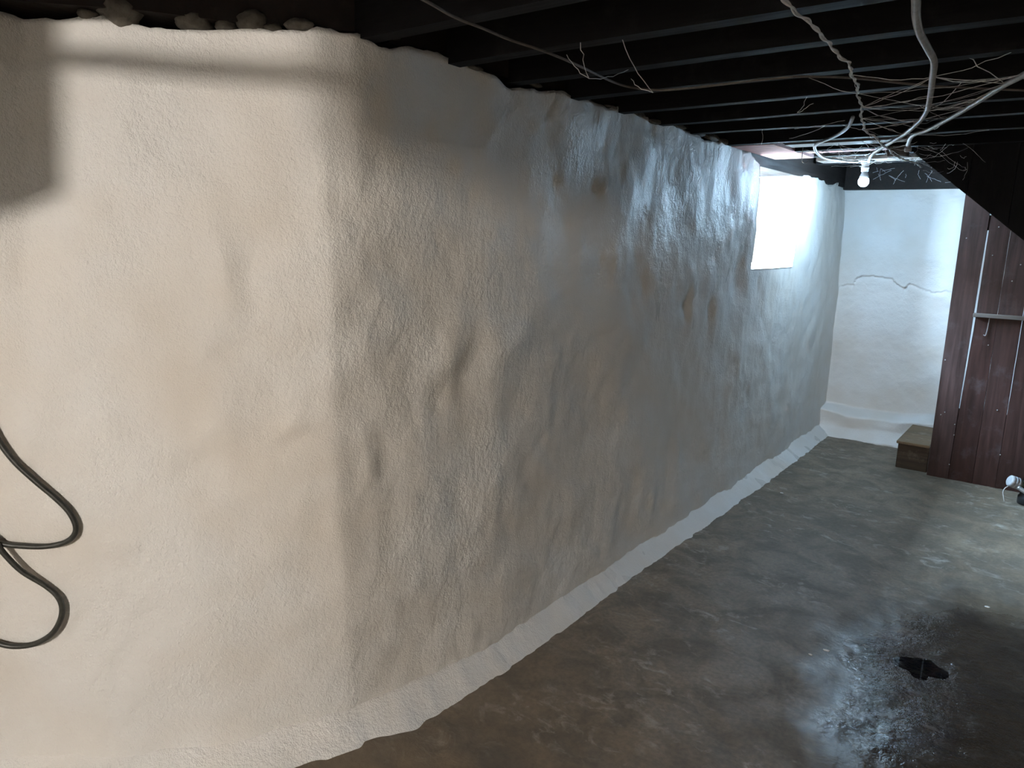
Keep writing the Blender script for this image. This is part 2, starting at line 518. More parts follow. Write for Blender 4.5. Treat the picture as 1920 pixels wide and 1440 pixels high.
    def jamb(idx, to, steps, flip, seed):
        nonlocal V, Q
        rows = [list(idx)]
        for a in range(1, steps + 1):
            f = a / steps
            row = []
            for q, ii in enumerate(idx):
                p = V[ii] * (1 - f) + to[q] * f
                amp = 0.010 * math.sin(math.pi * min(1, f * 1.0))
                p = p + np.array([0, 1, 0]) * amp * float(noise2(np.array([q * 0.11 + seed]), np.array([f * 3.0]), 5)[0])
                row.append(len(V)); V.append(p)
            rows.append(row)
        for a in range(steps):
            for q in range(len(idx) - 1):
                f4 = (rows[a][q], rows[a][q + 1], rows[a + 1][q + 1], rows[a + 1][q])
                Q.append(f4 if not flip else f4[::-1])
    gi = lambda i, j: i * m + j
    near = [gi(i0, j) for j in range(j0, m)]
    farj = [gi(i1, j) for j in range(j0, m)]
    sill = [gi(i, j0) for i in range(i0, i1 + 1)]
    xo = WIN['xo']
    jamb(near, [np.array([xo, 4.10, V[k][2]]) for k in near], 10, False, 1.0)
    jamb(farj, [np.array([xo, 4.97, V[k][2]]) for k in farj], 14, True, 9.0)
    jamb(sill, [np.array([xo, 4.10 + 0.87 * a / (len(sill) - 1), 1.36]) for a in range(len(sill))], 10, True, 4.0)
    # wall head: a strip that runs back under the timber
    head = []
    for i in range(n):
        if i0 < i < i1: head.append(None); continue
        p = P[i, -1].copy(); p[:2] -= nrm[i] * 0.25; p[2] += 0.01
        head.append(len(V)); V.append(p)
        p = p.copy(); p[2] = 2.16; V.append(p)
    for i in range(n - 1):
        if head[i] is None or head[i + 1] is None: continue
        Q.append((gi(i, m - 1), gi(i + 1, m - 1), head[i + 1], head[i]))
        Q.append((head[i], head[i + 1], head[i + 1] + 1, head[i] + 1))
    me = fast_mesh('wall_left', np.array(V), np.array(Q))
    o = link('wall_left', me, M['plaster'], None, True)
    tag(o, 'long lumpy white plastered stone wall with a soft corner', kind='structure')
    return P, P2, s, nrm, o

WP, WP2, WS, WN, wall_left = build_wall_left()

# ------------------------------------------------------------------ cove of wet plaster at the wall foot
def build_fillet():
    n = WP.shape[0]
    sel = np.where(WP2[:, 0, 1] > -0.4)[0]
    sel = sel[WP2[sel, 0, 1] < 6.12]
    prof = 9
    kk = np.exp(-0.5 * (np.arange(-40, 41) / 14.0) ** 2); kk /= kk.sum()
    FN = np.stack([np.convolve(np.pad(WN[:, a], 40, mode='edge'), kk, 'valid') for a in (0, 1)], -1)
    FN /= np.linalg.norm(FN, axis=1, keepdims=True)
    FX = np.stack([np.convolve(np.pad(WP2[:, 6, a], 40, mode='reflect', reflect_type='odd'), np.exp(-0.5 * (np.arange(-40, 41) / 3.0) ** 2) / np.exp(-0.5 * (np.arange(-40, 41) / 3.0) ** 2).sum(), 'valid') for a in (0, 1)], -1)
    rows = []
    for i in sel:
        s = WS[i]
        x0, y0 = FX[i]
        nn = FN[i]
        sa = np.array([s])
        hh = 0.088 + 0.010 * float(noise2(sa * 3.1, sa * 0 + 2.2, 201)[0]) + 0.006 * float(noise2(sa * 11, sa * 0 + 2.2, 203)[0])
        out = 0.088 + 0.008 * float(noise2(sa * 2.3, sa * 0 + 5.2, 205)[0]) + 0.006 * float(noise2(sa * 17, sa * 0 + 1.2, 207)[0]) + 0.003 * float(noise2(sa * 55, sa * 0 + 1.2, 208)[0])
        # thicker lump at the corner
        out += 0.03 * math.exp(-((y0 - 1.42) / 0.13) ** 2) + 0.02 * (y0 < 1.3)
        row = []
        for k in range(prof):
            f = k / (prof - 1)
            a = -0.03 + f * (out + 0.03)
            zz = hh * (1 - f) ** 1.25 - 0.004 * (f == 1)
            bump = 0.004 * float(noise2(sa * 28, np.array([f * 5.0]), 211)[0]) * math.sin(math.pi * f) + 0.003 * float(noise2(sa * 9, np.array([f * 3.0]), 213)[0]) * math.sin(math.pi * f)
            row.append((x0 + nn[0] * a, y0 + nn[1] * a, zz + bump + (0.0 if k else -0.004)))
        rows.append(row)
    V, Q = grid_mesh('f', np.array(rows))
    o = link('trim_1', fast_mesh('trim_1', V, Q), M['fillet'], None, True)
    tag(o, 'wet white plaster cove running along the foot of the wall', kind='structure')
build_fillet()

# ------------------------------------------------------------------ far wall with its crack and ledge
def build_wall_back():
    x = np.concatenate([np.arange(-1.72, -0.2, 0.0065), np.arange(-0.2, 2.75, 0.08)])
    z = np.arange(-0.02, 2.0, 0.0065)
    X, Z = np.meshgrid(x, z, indexing='ij')
    d = 0.010 * fbm(X * 2.2 + 4, Z * 2.0, 3, 301) + 0.004 * fbm(X * 8, Z * 9, 3, 311)
    # rounded inner corner with the long wall
    d += 0.10 * np.exp(-((X + 1.60) / 0.06) ** 2)
    # crack: a sharp lip, the plaster under it set back
    cr = np.array([(-1.53, 1.150), (-1.492, 1.168), (-1.423, 1.189), (-1.402, 1.182), (-1.389, 1.232), (-1.337, 1.256), (-1.261, 1.26), (-1.197, 1.251), (-1.141, 1.25), (-1.10, 1.208),
                   (-1.041, 1.176), (-1.014, 1.217), (-0.976, 1.204), (-0.852, 1.16), (-0.768, 1.177), (-0.72, 1.17)])
    zc = np.interp(X, cr[:, 0], cr[:, 1]) + 0.004 * noise2(X * 40, X * 0, 320)
    w = np.interp(X, [-1.56, -1.45, -1.39, -1.25, -1.12, -1.03, -0.95, -0.8, -0.72], [0, .4, 1, 1, .9, 1, .6, .35, 0])
    below = zc - Z
    d -= w * 0.030 * np.exp(-np.clip(below, 0, 9) / 0.016) * (below > 0)
    d += w * 0.006 * np.exp(-np.clip(-below, 0, 9) / 0.03) * (below <= 0)
    # ledge at the foot
    ztop = 0.245 + 0.02 * noise2(X * 3.0, X * 0, 331) - 0.025 * gauss(X, X * 0, -1.0, 0, 0.15, 1)
    zfront = ztop - 0.055 + 0.012 * noise2(X * 7.0, X * 0 + 3, 333)
    k = np.clip((ztop - Z) / (ztop - zfront), 0, 1)
    d += 0.13 * (k * k * (3 - 2 * k)) + 0.012 * k * fbm(X * 7, Z * 8, 2, 337)
    foot = np.clip((0.09 + 0.02 * noise2(X * 4, X * 0 + 9, 341) - Z) / 0.09, 0, 1)
    d += 0.085 * foot ** 1.3
    top = np.clip((Z - 1.80) / 0.15, 0, 1)
    Zq = Z - top * (0.065 + 0.018 * fbm(X * 4, X * 0 + 2, 3, 351))
    P = np.stack([X, 6.20 - d, Zq], -1)
    V, Q = grid_mesh('b', P)
    o = link('wall_back', fast_mesh('wall_back', V, Q), M['plaster_back'], None, True)
    tag(o, 'far white plastered wall with a long jagged crack and low ledge', kind='structure')
build_wall_back()

# ------------------------------------------------------------------ floor
def build_floor():
    x = np.concatenate([[-3.6, -2.6], np.arange(-2.2, 0.35, 0.011), np.arange(0.4, 3.1, 0.2)])
    y = np.concatenate([np.arange(-3.05, 0.7, 0.25), np.arange(0.7, 6.25, 0.0125), [6.4]])
    X, Y = np.meshgrid(x, y, indexing='ij')
    h = 0.0030 * fbm(X * 1.5, Y * 1.2, 3, 401) + 0.0022 * fbm(X * 9, Y * 7, 3, 411) + 0.0010 * fbm(X * 32, Y * 26, 2, 421)
    h -= 0.0060 * gauss(X, Y, -0.26, 2.84, 0.085, 0.075) + 0.002 * gauss(X, Y, -0.02, 3.25, 0.10, 0.22)
    # low dirt ridge that leaves the corner
    ry = 1.55 - 0.10 * np.clip(X + 1.38, 0, 9) - 0.5 * np.clip(X + 1.2, 0, 9) ** 2
    h += 0.010 * np.clip((ry - Y) / 0.08, 0, 1) * np.clip((X + Y * 0 + 1.42 + 0.9 * np.clip(1.55 - Y, 0, 9)) / 0.15, 0, 1) * (X > -1.75) * (X < -0.7) * (1 + 0.5 * fbm(X * 12, Y * 12, 2, 431))
    P = np.stack([X, Y, h - 0.002], -1)
    V, Q = grid_mesh('fl', P)
    o = link('floor', fast_mesh('floor', V, Q), M['floor'], None, True)
    tag(o, 'dark stained concrete floor, wet towards the right', kind='structure')
build_floor()

def build_puddle():
    ang = np.linspace(0, 2 * np.pi, 64, endpoint=False)
    V = [(-0.27, 2.84, -0.0055)]; F = []
    for a in ang:
        r = 1 + 0.15 * math.sin(3 * a + 1) + 0.10 * math.sin(5 * a) + 0.06 * math.sin(9 * a + 2)
        V.append((-0.25 + 0.20 * r * math.cos(a), 2.85 + 0.20 * r * math.sin(a), -0.0055))
    for k in range(64): F.append((0, 1 + k, 1 + (k + 1) % 64))
    o = link('puddle', mesh_data('puddle', V, F), M['water'])
    tag(o, 'shallow water puddle with ragged edges on the concrete floor', 'puddle')
build_puddle()

# ------------------------------------------------------------------ walls behind the photographer and to the right, out of view
def plain_wall(name, dims, label):
    bm = bmesh.new(); box_bm(bm, *dims)
    o = bm_obj(name, bm, M['dimwall'])
    tag(o, label, kind='structure')
plain_wall('wall_right', (2.70, 2.85, -2.9, 6.4, -0.02, 2.2), 'grey stone basement wall on the right')
plain_wall('wall_front', (-3.4, 2.85, -2.9, -2.75, -0.02, 2.2), 'grey stone basement wall behind the camera')

gm = mat_plain('garden_soil', (0.20, 0.18, 0.15), 0.9, scale=8, bump=0.6)
x = np.linspace(-9, -1.88, 30); y = np.linspace(2.4, 9, 36)
X, Y = np.meshgrid(x, y, indexing='ij')
V, Q = grid_mesh('g', np.stack([X, Y, 1.27 + 0.02 * fbm(X * 1.3, Y * 1.3, 3, 601)], -1))
tag(link('ground', fast_mesh('ground', V, Q), gm, None, True), 'bare soil outside the small basement window', kind='structure')

bm = bmesh.new()
box_bm(bm, -3.15, -2.95, 2.4, 8.0, 1.2, 2.35)  # added wall, out of view, that blocks low sky light
tag(bm_obj('wall_sky_block', bm, mat_plain('sky_block_wall', (0.09, 0.085, 0.08), 0.9, scale=6, bump=0.6)), 'unseen wall added outside the window to block low sky light', kind='structure')

# ------------------------------------------------------------------ ceiling: subfloor, joists, sill timbers
bm = bmesh.new()
box_bm(bm, -3.6, 2.85, -2.9, 1.6, 2.14, 2.18)
box_bm(bm, -1.95, 2.85, 1.6, 6.6, 2.14, 2.18)
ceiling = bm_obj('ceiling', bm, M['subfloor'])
tag(ceiling, 'low black ceiling of old wooden joists', kind='structure')

def joist(y, x0=-1.62, x1=2.7, z0=1.97, w=0.05, mat='joist'):
    nseg = 26
    V = []; F = []
    for i in range(nseg + 1):
        x = x0 + (x1 - x0) * i / nseg
        q = np.array([x * 1.7 + y * 3.1])
        dz = 0.004 * float(noise2(q, q * 0 + y, 501)[0]); dy = 0.004 * float(noise2(q * 1.3, q * 0 + y, 503)[0])
        for yy, zz in ((-w / 2, z0 + dz), (w / 2, z0 + dz), (w / 2, 2.145), (-w / 2, 2.145)):
            V.append((x, y + yy + dy, zz))
    for i in range(nseg):
        for k in range(4):
            k2 = (k + 1) % 4
            F.append((i * 4 + k, i * 4 + k2, i * 4 + 4 + k2, i * 4 + 4 + k))
    F.append((3, 2, 1, 0)); F.append(tuple(nseg * 4 + k for k in range(4)))
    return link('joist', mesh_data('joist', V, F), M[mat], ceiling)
joist(1.03, x0=-1.15)
for y in (1.34, 1.66, 1.95, 2.27, 2.61, 2.96, 3.28):
    joist(y, w=0.052 if y < 2.5 else 0.045)
joist(3.70, w=0.05)
joist(4.10, x0=-1.30, z0=1.965, w=0.05)
joist(4.55, x0=-1.50, z0=1.985, w=0.05)
joist(5.27, x0=-1.50, z0=2.01, w=0.09)
for y in (5.6, 5.88): joist(y, z0=2.06)
for y, x0 in ((-2.4, -3.1), (-2.0, -3.1), (-1.6, -3.1), (-1.2, -3.1), (-0.55, -2.8), (-0.2, -2.6), (0.15, -2.3), (0.45, -1.6), (0.75, -1.3)): joist(y, x0=x0)

def sill_long():
    # squared timber on top of the wall, over the window too
    bm = bmesh.new()
    box_bm(bm, -1.86, -1.515, 1.42, 4.06, 1.985, 2.145)
    o = bm_obj('trim_2', bm, M['sill'])
    tag(o, 'black timber sill on top of the long white wall', kind='structure')
    bm = bmesh.new()
    box_bm(bm, -1.90, -1.525, 4.06, 6.6, 1.915, 2.145)
    o = bm_obj('trim_3', bm, M['sill'])
    tag(o, 'dark timber header above the window recess', kind='structure')
    bm = bmesh.new()
    box_bm(bm, -1.62, 2.7, 6.10, 6.5, 1.90, 2.145)
    o = bm_obj('trim_4', bm, M['sill'])
    tag(o, 'dark timber beam on top of the far wall', kind='structure')
    bm = bmesh.new()
    box_bm(bm, -3.6, -3.15, -2.9, -0.4, 1.97, 2.145)
    o = bm_obj('trim_6', bm, M['sill'])
    tag(o, 'dark timber sill above the wall left behind the camera', kind='structure')
    # along the angled near stretch
    a = Vector((-3.3, -0.92, 0)); b = Vector((-1.40, 1.36, 0))
    t = (b - a).normalized(); nn = Vector((t.y, -t.x, 0))
    V = []; F = []
    seg = 40
    for i in range(seg + 1):
        p = a.lerp(b, i / seg)
        q = np.array([i * 0.35])
        for off, zz in ((-0.07 + 0.01 * float(noise2(q, q * 0, 521)[0]), 1.995 + 0.006 * float(noise2(q, q * 0 + 3, 523)[0])), (-0.40, 1.98), (-0.40, 2.145), (-0.065, 2.145)):
            c = p + nn * off
            V.append((c.x, c.y, zz))
    for i in range(seg):
        for k in range(4):
            k2 = (k + 1) % 4
            F.append((i * 4 + k, i * 4 + k2, i * 4 + 4 + k2, i * 4 + 4 + k))
    F.append((3, 2, 1, 0)); F.append(tuple(seg * 4 + k for k in range(4)))
    o = link('trim_5', mesh_data('trim_5', V, F), M['sill'])
    tag(o, 'brown-black timber sill with mortar lumps above the near wall', kind='structure')
sill_long()

def lump(name, c, r, mat, parent, seed, squash=(1, 1, 0.7), sub=3):
    bm = bmesh.new()
    bmesh.ops.create_icosphere(bm, subdivisions=sub, radius=1.0)
    rr = np.random.default_rng(seed)
    ph = rr.uniform(0, 6, 9)
    for v in bm.verts:
        p = v.co.copy()
        k = 1 + 0.12 * math.sin(2 * p.x + ph[0]) * math.sin(2.5 * p.y + ph[1]) + 0.08 * math.sin(5 * p.z + ph[2]) * math.sin(5 * p.x + ph[3]) + 0.05 * math.sin(13 * p.y + ph[4]) * math.sin(11 * p.z + ph[5]) + rr.uniform(-.05, .05)
        v.co = Vector((p.x * squash[0], p.y * squash[1], p.z * squash[2])) * (k * r) + Vector(c)
    return bm_obj(name, bm, mat, parent, True)
sill5 = bpy.data.objects['trim_5']
for k, (c, r, q) in enumerate([((-1.905, 0.915, 2.005), .050, (1, 1, .75)), ((-1.955, 0.865, 1.990), .026, (1, 1, .5)), ((-1.81, 1.045, 1.992), .036, (1.3, 1.2, .6)),
                               ((-1.755, 1.10, 1.987), .026, (1, 1, .7)), ((-1.70, 1.135, 1.996), .034, (1.2, 1, .8)), ((-1.665, 1.165, 1.984), .022, (1.4, 1, .5)), ((-1.60, 1.20, 1.99), .028, (1.4, 1, .5))]):
    lump('mortar_lump', c, r, M['mortar'], sill5, 40 + k, q)
trim2 = bpy.data.objects['trim_2']
for k, (y, z, r) in enumerate([(2.55, 1.985, .022), (2.75, 1.99, .03), (2.92, 1.98, .026), (3.12, 1.99, .034), (3.35, 1.985, .03), (3.5, 1.985, .038), (3.66, 1.98, .035), (1.75, 1.982, .016), (2.05, 1.985, .018)]):
    lump('mortar_lump', (-1.505, y, z), r, M['mortar'], trim2, 70 + k, (0.5, 2.3, .42))

# ------------------------------------------------------------------ the bay above the lamp
pk = box_obj('pink_board', (-1.50, -1.285, 3.74, 4.42, 1.966, 1.985), M['pink'])
tag(pk, 'pinkish ceiling board nailed up beside the white wall', 'board')
pb = box_obj('ceiling_board', (-1.40, -0.78, 4.87, 5.03, 1.994, 2.014), M['pale_wood'])
tag(pb, 'dusty board that carries the hanging light bulb', 'board')
pb = box_obj('ceiling_board', (-1.27, -0.72, 3.86, 3.98, 1.975, 1.995), M['pale_wood'])
tag(pb, 'dusty board nearest the dark joist, in front of the bulb', 'board')
pb = box_obj('ceiling_board', (-1.262, -0.80, 4.17, 4.25, 1.972, 1.99), M['pink'])
tag(pb, 'narrow reddish board between two dusty boards above the bulb', 'board')
jb = empty('junction_box', (-0.735, 3.95, 1.90))
tag(jb, 'small dusty cable box hanging beside the black stair side', 'junction box')
box_obj('box_body', (-0.83, -0.742, 4.02, 4.09, 1.915, 1.966), M['pale_wood'], jb, 0.004)
lathe_obj('connector', [(.013, 0), (.016, .004), (.016, .02), (.011, .024), (.011, .035)], (-0.735, 4.0, 1.932), M['porcelain'], jb, 14)

# ------------------------------------------------------------------ window
def build_window():
    w = empty('window_1', (WIN['xo'], 4.53, 1.36))
    tag(w, 'small wooden window deep in the white wall recess', kind='structure')
    x0, x1 = -1.845, -1.795
    box_obj('stile', (x0, x1 + .012, 4.08, 4.14, 1.35, 1.93), M['frame'], w, .003)
    box_obj('stile', (x0, x1 + .012, 4.915, 4.985, 1.35, 1.93), M['frame'], w, .003)
    box_obj('rail', (x0, x1, 4.14, 4.915, 1.34, 1.40), M['frame'], w, .003)
    box_obj('rail', (x0, x1, 4.14, 4.915, 1.875, 1.93), M['frame'], w, .003)
    box_obj('pane', (-1.824, -1.820, 4.138, 4.917, 1.398, 1.877), M['glass'], w)
build_window()

# ------------------------------------------------------------------ plank partition under the stairs
def plank(name, xs, z0, z1, y, th, mat, parent, seed):
    """xs = (left bottom, right bottom, left top, right top)"""
    lb, rb, lt, rt = xs
    rr = random.Random(seed)
    dy = rr.uniform(-.003, .003)
    V = []; F = []
    ns = 10
    for i in range(ns + 1):
        f = i / ns
        l = lb + (lt - lb) * f; r = rb + (rt - rb) * f
        e1 = rr.uniform(-.0007, .0007); e2 = rr.uniform(-.0007, .0007)
        z = z0 + (z1 - z0) * f
        for xx, yy in ((l + e1, 0), (r + e2, 0), (r + e2, th), (l + e1, th)):
            V.append((xx, y + dy + yy, z))
    for i in range(ns):
        for k in range(4):
            k2 = (k + 1) % 4
            F.append((i * 4 + k, i * 4 + k2, i * 4 + 4 + k2, i * 4 + 4 + k))
    F.append((3, 2, 1, 0)); F.append(tuple(ns * 4 + k for k in range(4)))
    return link(name, mesh_data(name, V, F), mat, parent)

def build_partition():
    t = empty('plank_partition', (0.0, 5.41, 0.0))
    tag(t, 'dark brown plank partition under the black stair side', 'partition')
    yb = 5.40; th = 0.022; ZT = 1.93
    plank('plank', (-.632, -.5110, -.638, -.4955), 0.0, ZT, yb, th, M['brown'], t, 1)
    # above the ledge
    zl = 1.085
    plank('plank', (-.4895, -.3795, -.4885, -.3785), zl, ZT, yb, th, M['brown'], t, 2)
    plank('plank', (-.3770, -.2500, -.3750, -.2490), zl, ZT, yb, th, M['brown'], t, 3)
    plank('plank', (-.2450, -.1130, -.2440, -.1125), zl, ZT, yb, th, M['brown'], t, 4)
    # below it; the gaps close towards the floor
    plank('plank', (-.5105, -.3745, -.4890, -.3740), 0.0, zl, yb, th, M['brown'], t, 5)
    plank('plank', (-.3725, -.2485, -.3730, -.2500), 0.0, zl, yb, th, M['brown'], t, 6)
    plank('plank', (-.2470, -.1100, -.2450, -.1130), 0.0, zl, yb, th, M['brown'], t, 7)
    x = -.108
    for k in range(8):
        plank('plank', (x, x + .138, x, x + .138), 0.0, ZT, yb, th, M['brown'], t, 10 + k)
        x += .141
    box_obj('ledge', (-.502, 0.30, 5.355, 5.398, 1.070, 1.094), M['pale_wood'], t, .003)  # pale wood stands in for light caught along the top edge
    box_obj('back_rail', (-.52, 1.0, 5.427, 5.462, 1.60, 1.69), M['brown'], t)
    box_obj('seam_light_stop', (-.62, 1.0, 5.427, 5.447, 0.0, 0.47), M['brown'], t)  # unseen board added so the low seams stay dark
    # bracket iron under the ledge
    tube_obj('bracket', [(-.415, 5.393, 1.068), (-.416, 5.392, 1.03), (-.419, 5.392, .975), (-.424, 5.392, .958), (-.434, 5.392, .962)], .003, M['steel'], t, 6, 4)
    nm = None
    for (x, z) in [(-.515, .37), (-.51, .30), (-.512, .10), (-.248, .22), (-.60, .42), (-.58, .44), (-.62, .78), (-.45, 1.45), (-.44, 1.62), (-.60, 1.55), (-.30, 1.40), (-.33, 1.30), (-.55, 1.80), (-.40, .90), (-.30, .50)]:
        bm = bmesh.new()
        bmesh.ops.create_icosphere(bm, subdivisions=1, radius=.0042)
        for v in bm.verts: v.co = Vector((v.co.x + x, v.co.y * .6 + yb - .003, v.co.z + z))
        bm_obj('nail', bm, M['steel'], t)
build_partition()

def build_stair_side():
    t = empty('stair_side', (0.0, 4.15, 1.2))
    tag(t, 'black boarded side of the stairs with a slanting lower edge', 'stairs')
    y = 4.15; th = 0.022
    # slanting lower edge: z = 1.931 at x = -0.72 falling to the right
    zf = lambda x: 1.931 - (x + 0.72) * 0.820
    xs = [-0.735, -0.484, -0.302, -0.11, 0.08, 0.27, 0.46, 0.65, 0.84, 1.03, 1.22]
    for k, (a, b) in enumerate(zip(xs[:-1], xs[1:])):
        b2 = b - .002
        dy = (k % 3 - 1) * .0025
        V = []
        for yy in (y + dy, y + dy + th):
            V += [(a, yy, zf(a)), (b2, yy, zf(b2)), (b2, yy, 2.05), (a, yy, 2.05)]
        F = [(0, 1, 2, 3), (7, 6, 5, 4), (0, 4, 5, 1), (1, 5, 6, 2), (2, 6, 7, 3), (3, 7, 4, 0)]
        link('plank', mesh_data('plank', V, F), M['black_plank'], t)
    V = []
    for yy in (y + .0255, y + .0315):
        V += [(-0.72, yy, zf(-0.72) + .004), (1.21, yy, zf(1.21) + .004), (1.21, yy, 2.05), (-0.72, yy, 2.05)]
    link('plank_light_stop', mesh_data('plank_light_stop', V, [(0, 1, 2, 3), (7, 6, 5, 4), (0, 4, 5, 1), (1, 5, 6, 2), (2, 6, 7, 3), (3, 7, 4, 0)]), M['black_plank'], t)  # added sheet stops bulb light showing through the plank seams
    # stringer behind the boards and a trim batten along its top
    V = []
    for yy in (y + .032, y + .07):
        V += [(-0.70, yy, zf(-0.70) + .01), (1.2, yy, zf(1.2) + .01), (1.2, yy, zf(1.2) + .24), (-0.70, yy, zf(-0.70) + .16)]
    F = [(0, 1, 2, 3), (7, 6, 5, 4), (0, 4, 5, 1), (1, 5, 6, 2), (2, 6, 7, 3), (3, 7, 4, 0)]
    link('stringer', mesh_data('stringer', V, F), M['black_plank'], t)
    box_obj('top_batten', (-0.527, 1.2, 4.118, 4.145, 1.994, 2.05), M['joist'], t, .002)
build_stair_side()

def build_step():
    t = empty('wooden_step', (-0.6, 5.75, 0.0))
    tag(t, 'low worn wooden step box against the end of the plank partition', 'step')
    bm = bmesh.new(); box_bm(bm, -0.832, -0.642, 5.452, 6.0, 0.0, 0.172, .004)
    bm_obj('body', bm, M['step'], t)
    bm = bmesh.new(); box_bm(bm, -0.842, -0.642, 5.436, 6.02, 0.172, 0.192, .004)
    bm_obj('tread', bm, M['step_top'], t)
build_step()

# ------------------------------------------------------------------ hanging lamp in view
def lamp(name, pos, glow, label, top):
    t = empty(name, pos)
    tag(t, label, 'light bulb')
    x, y, z = pos
    r = 0.031
    prof = [(0.0008, -r)]
    for a in np.linspace(-65, 28, 7):
        prof.append((r * math.cos(math.radians(a)), r * math.sin(math.radians(a))))
    lathe_obj('globe', prof, pos, glow, t, 12)
    c = r * math.cos(math.radians(28)); h0 = r * math.sin(math.radians(28))
    lathe_obj('bulb_neck', [(c, h0), (.0245, .030), (.020, .044), (.0165, .052), (.0165, .060)], pos, M['porcelain'], t, 24)
    lathe_obj('socket', [(.019, .056), (.021, .060), (.021, .075), (.023, .077), (.023, .083), (.021, .085), (.021, .100), (.025, .104), (.025, top)], pos, M['porcelain'], t, 24)
    lathe_obj('ceiling_box', [(.042, top), (.048, top + .003), (.048, top + .016), (.04, top + .018)], pos, M['steel'], t, 8)
    return t
lamp('hanging_bulb', BULB_POS, M['bulb_glow'], 'glowing white bulb in a socket under the joists by the window', 0.112)
kl = lamp('hanging_bulb', KEY_POS, M['key_glow'], 'warm lit bulb hanging behind the camera position', 0.112)

# unseen pieces added behind the photographer to shape the lamp's shadows
gb = box_obj('added_shade_beam', (-0.42, 2.70, -1.44, -1.36, 1.895, 1.972), M['sill'])
tag(gb, 'unseen timber added behind the camera to shade the long wall', 'beam')
pp = tube_obj('added_shade_pipe', [(-2.5, -0.85, 1.940), (-1.5, -0.85, 1.929), (-0.65, -0.85, 1.9200)], .011, M['steel'], None, 10, 4)
V = []
for q in (0.0, 0.03):
    V += [(-0.918 - q, -0.905, 1.786), (-1.45 - q, -1.68, 1.42), (-1.45 - q, -1.68, 1.972), (-0.918 - q, -0.905, 1.972)]
hb = link('added_shade_board', mesh_data('added_shade_board', V, [(0, 1, 2, 3), (7, 6, 5, 4), (0, 4, 5, 1), (1, 5, 6, 2), (2, 6, 7, 3), (3, 7, 4, 0)]), M['sill'])
tag(hb, 'unseen panel added left of the camera to shade the near wall', 'board')
tag(pp, 'unseen pipe added behind the camera to cast a shadow band', 'pipe')

# ------------------------------------------------------------------ cables overhead
thin = [(-1.108, 1.093, 1.955), (-1.128, 1.239, 1.950), (-1.133, 1.341, 1.950), (-1.141, 1.459, 1.950), (-1.136, 1.581, 1.950), (-1.146, 1.744, 1.950), (-1.187, 2.012, 1.955), (-1.175, 2.121, 1.955), (-1.120, 2.192, 1.955), (-1.022, 2.211, 1.955), (-0.852, 2.201, 1.955), (-0.731, 2.206, 1.955), (-0.704, 2.213, 1.955),
        (-0.588, 2.315, 1.957), (-0.434, 2.527, 1.957), (-0.214, 2.738, 1.957), (-0.088, 2.830, 1.957), (0.3, 3.1, 1.957)]
o = tube_obj('cable', [(-1.10, 0.78, 1.962)] + thin, .0033, M['grey_wire'], None, 7, 6)
tag(o, 'thin grey-brown cable slung under the joists from the near wall', 'cable')

white = [(-0.489, 1.390, 1.930), (-0.496, 1.450, 1.930), (-0.503, 1.511, 1.930), (-0.505, 1.551, 1.930), (-0.502, 1.618, 1.930), (-0.504, 1.686, 1.930), (-0.508, 1.774, 1.930), (-0.519, 1.861, 1.930), (-0.526, 1.934, 1.930), (-0.521, 1.995, 1.930), (-0.529, 2.064, 1.930), (-0.553, 2.175, 1.930), (-0.568, 2.287, 1.930), (-0.600, 2.450, 1.930), (-0.647, 2.692, 1.930), (-0.694, 2.921, 1.930), (-0.748, 3.203, 1.935), (-0.757, 3.405, 1.935), (-0.778, 3.607, 1.935), (-0.796, 3.904, 1.935), (-0.823, 4.249, 1.935), (-0.800, 4.520, 1.935), (-0.805, 4.844, 1.935)]
# hang the last stretch a little lower, clear of the other cables and the cable box
white = [tuple(c + (q - c) * (1 - 0.075 * min(1, max(0, (i - 13) / 5))) for q, c in zip(p, (0, 0, 1.5))) for i, p in enumerate(white)]
wt = empty('twisted_cable', (-0.489, 1.39, 1.93))
tag(wt, 'white twisted two-strand wire snaking under the joists', 'cable')
pth = resample(smooth_path([(-0.47, 1.15, 1.945)] + white, 8), 0.006)
for ph in (0, math.pi):
    q = []
    for i, p in enumerate(pth):
        w = i * 0.006 * 2 * math.pi / 0.14 + ph
        jit = 0.003 * math.sin(i * 0.11) + 0.002 * math.sin(i * .37)
        q.append(p + Vector((0.0023 * math.cos(w) + jit, 0, 0.0023 * math.sin(w))))
    V, F = tube(q, .0023, 6)
    link('strand', mesh_data('strand', V, F), M['white_wire'], wt, True)

def armoured(label, pts, r=.0075):
    path = resample(smooth_path(pts, 10), 0.0035)
    V, F = tube(path, r, 8, lambda i: 1.0 + (0.13 if i % 3 == 0 else 0.0))
    o = link('armoured_cable', mesh_data('armoured_cable', V, F), M['armour'], None, True)
    tag(o, label, 'cable', 'armoured cables around the bulb')
armoured('armoured cable dropping from the joists in an S to the bulb', [(-0.28, 1.30, 1.945), (-0.300, 1.517, 1.935), (-0.308, 1.581, 1.935), (-0.325, 1.688, 1.935), (-0.339, 1.813, 1.935), (-0.347, 1.976, 1.935), (-0.355, 2.110, 1.935), (-0.386, 2.303, 1.935), (-0.432, 2.580, 1.935), (-0.483, 2.854, 1.935), (-0.549, 3.108, 1.935), (-0.648, 3.406, 1.935), (-0.763, 3.697, 1.935), (-0.890, 4.03, 1.935), (-1.00, 4.45, 1.953), (-1.075, 4.78, 1.972), (-1.10, 4.88, 1.982)])
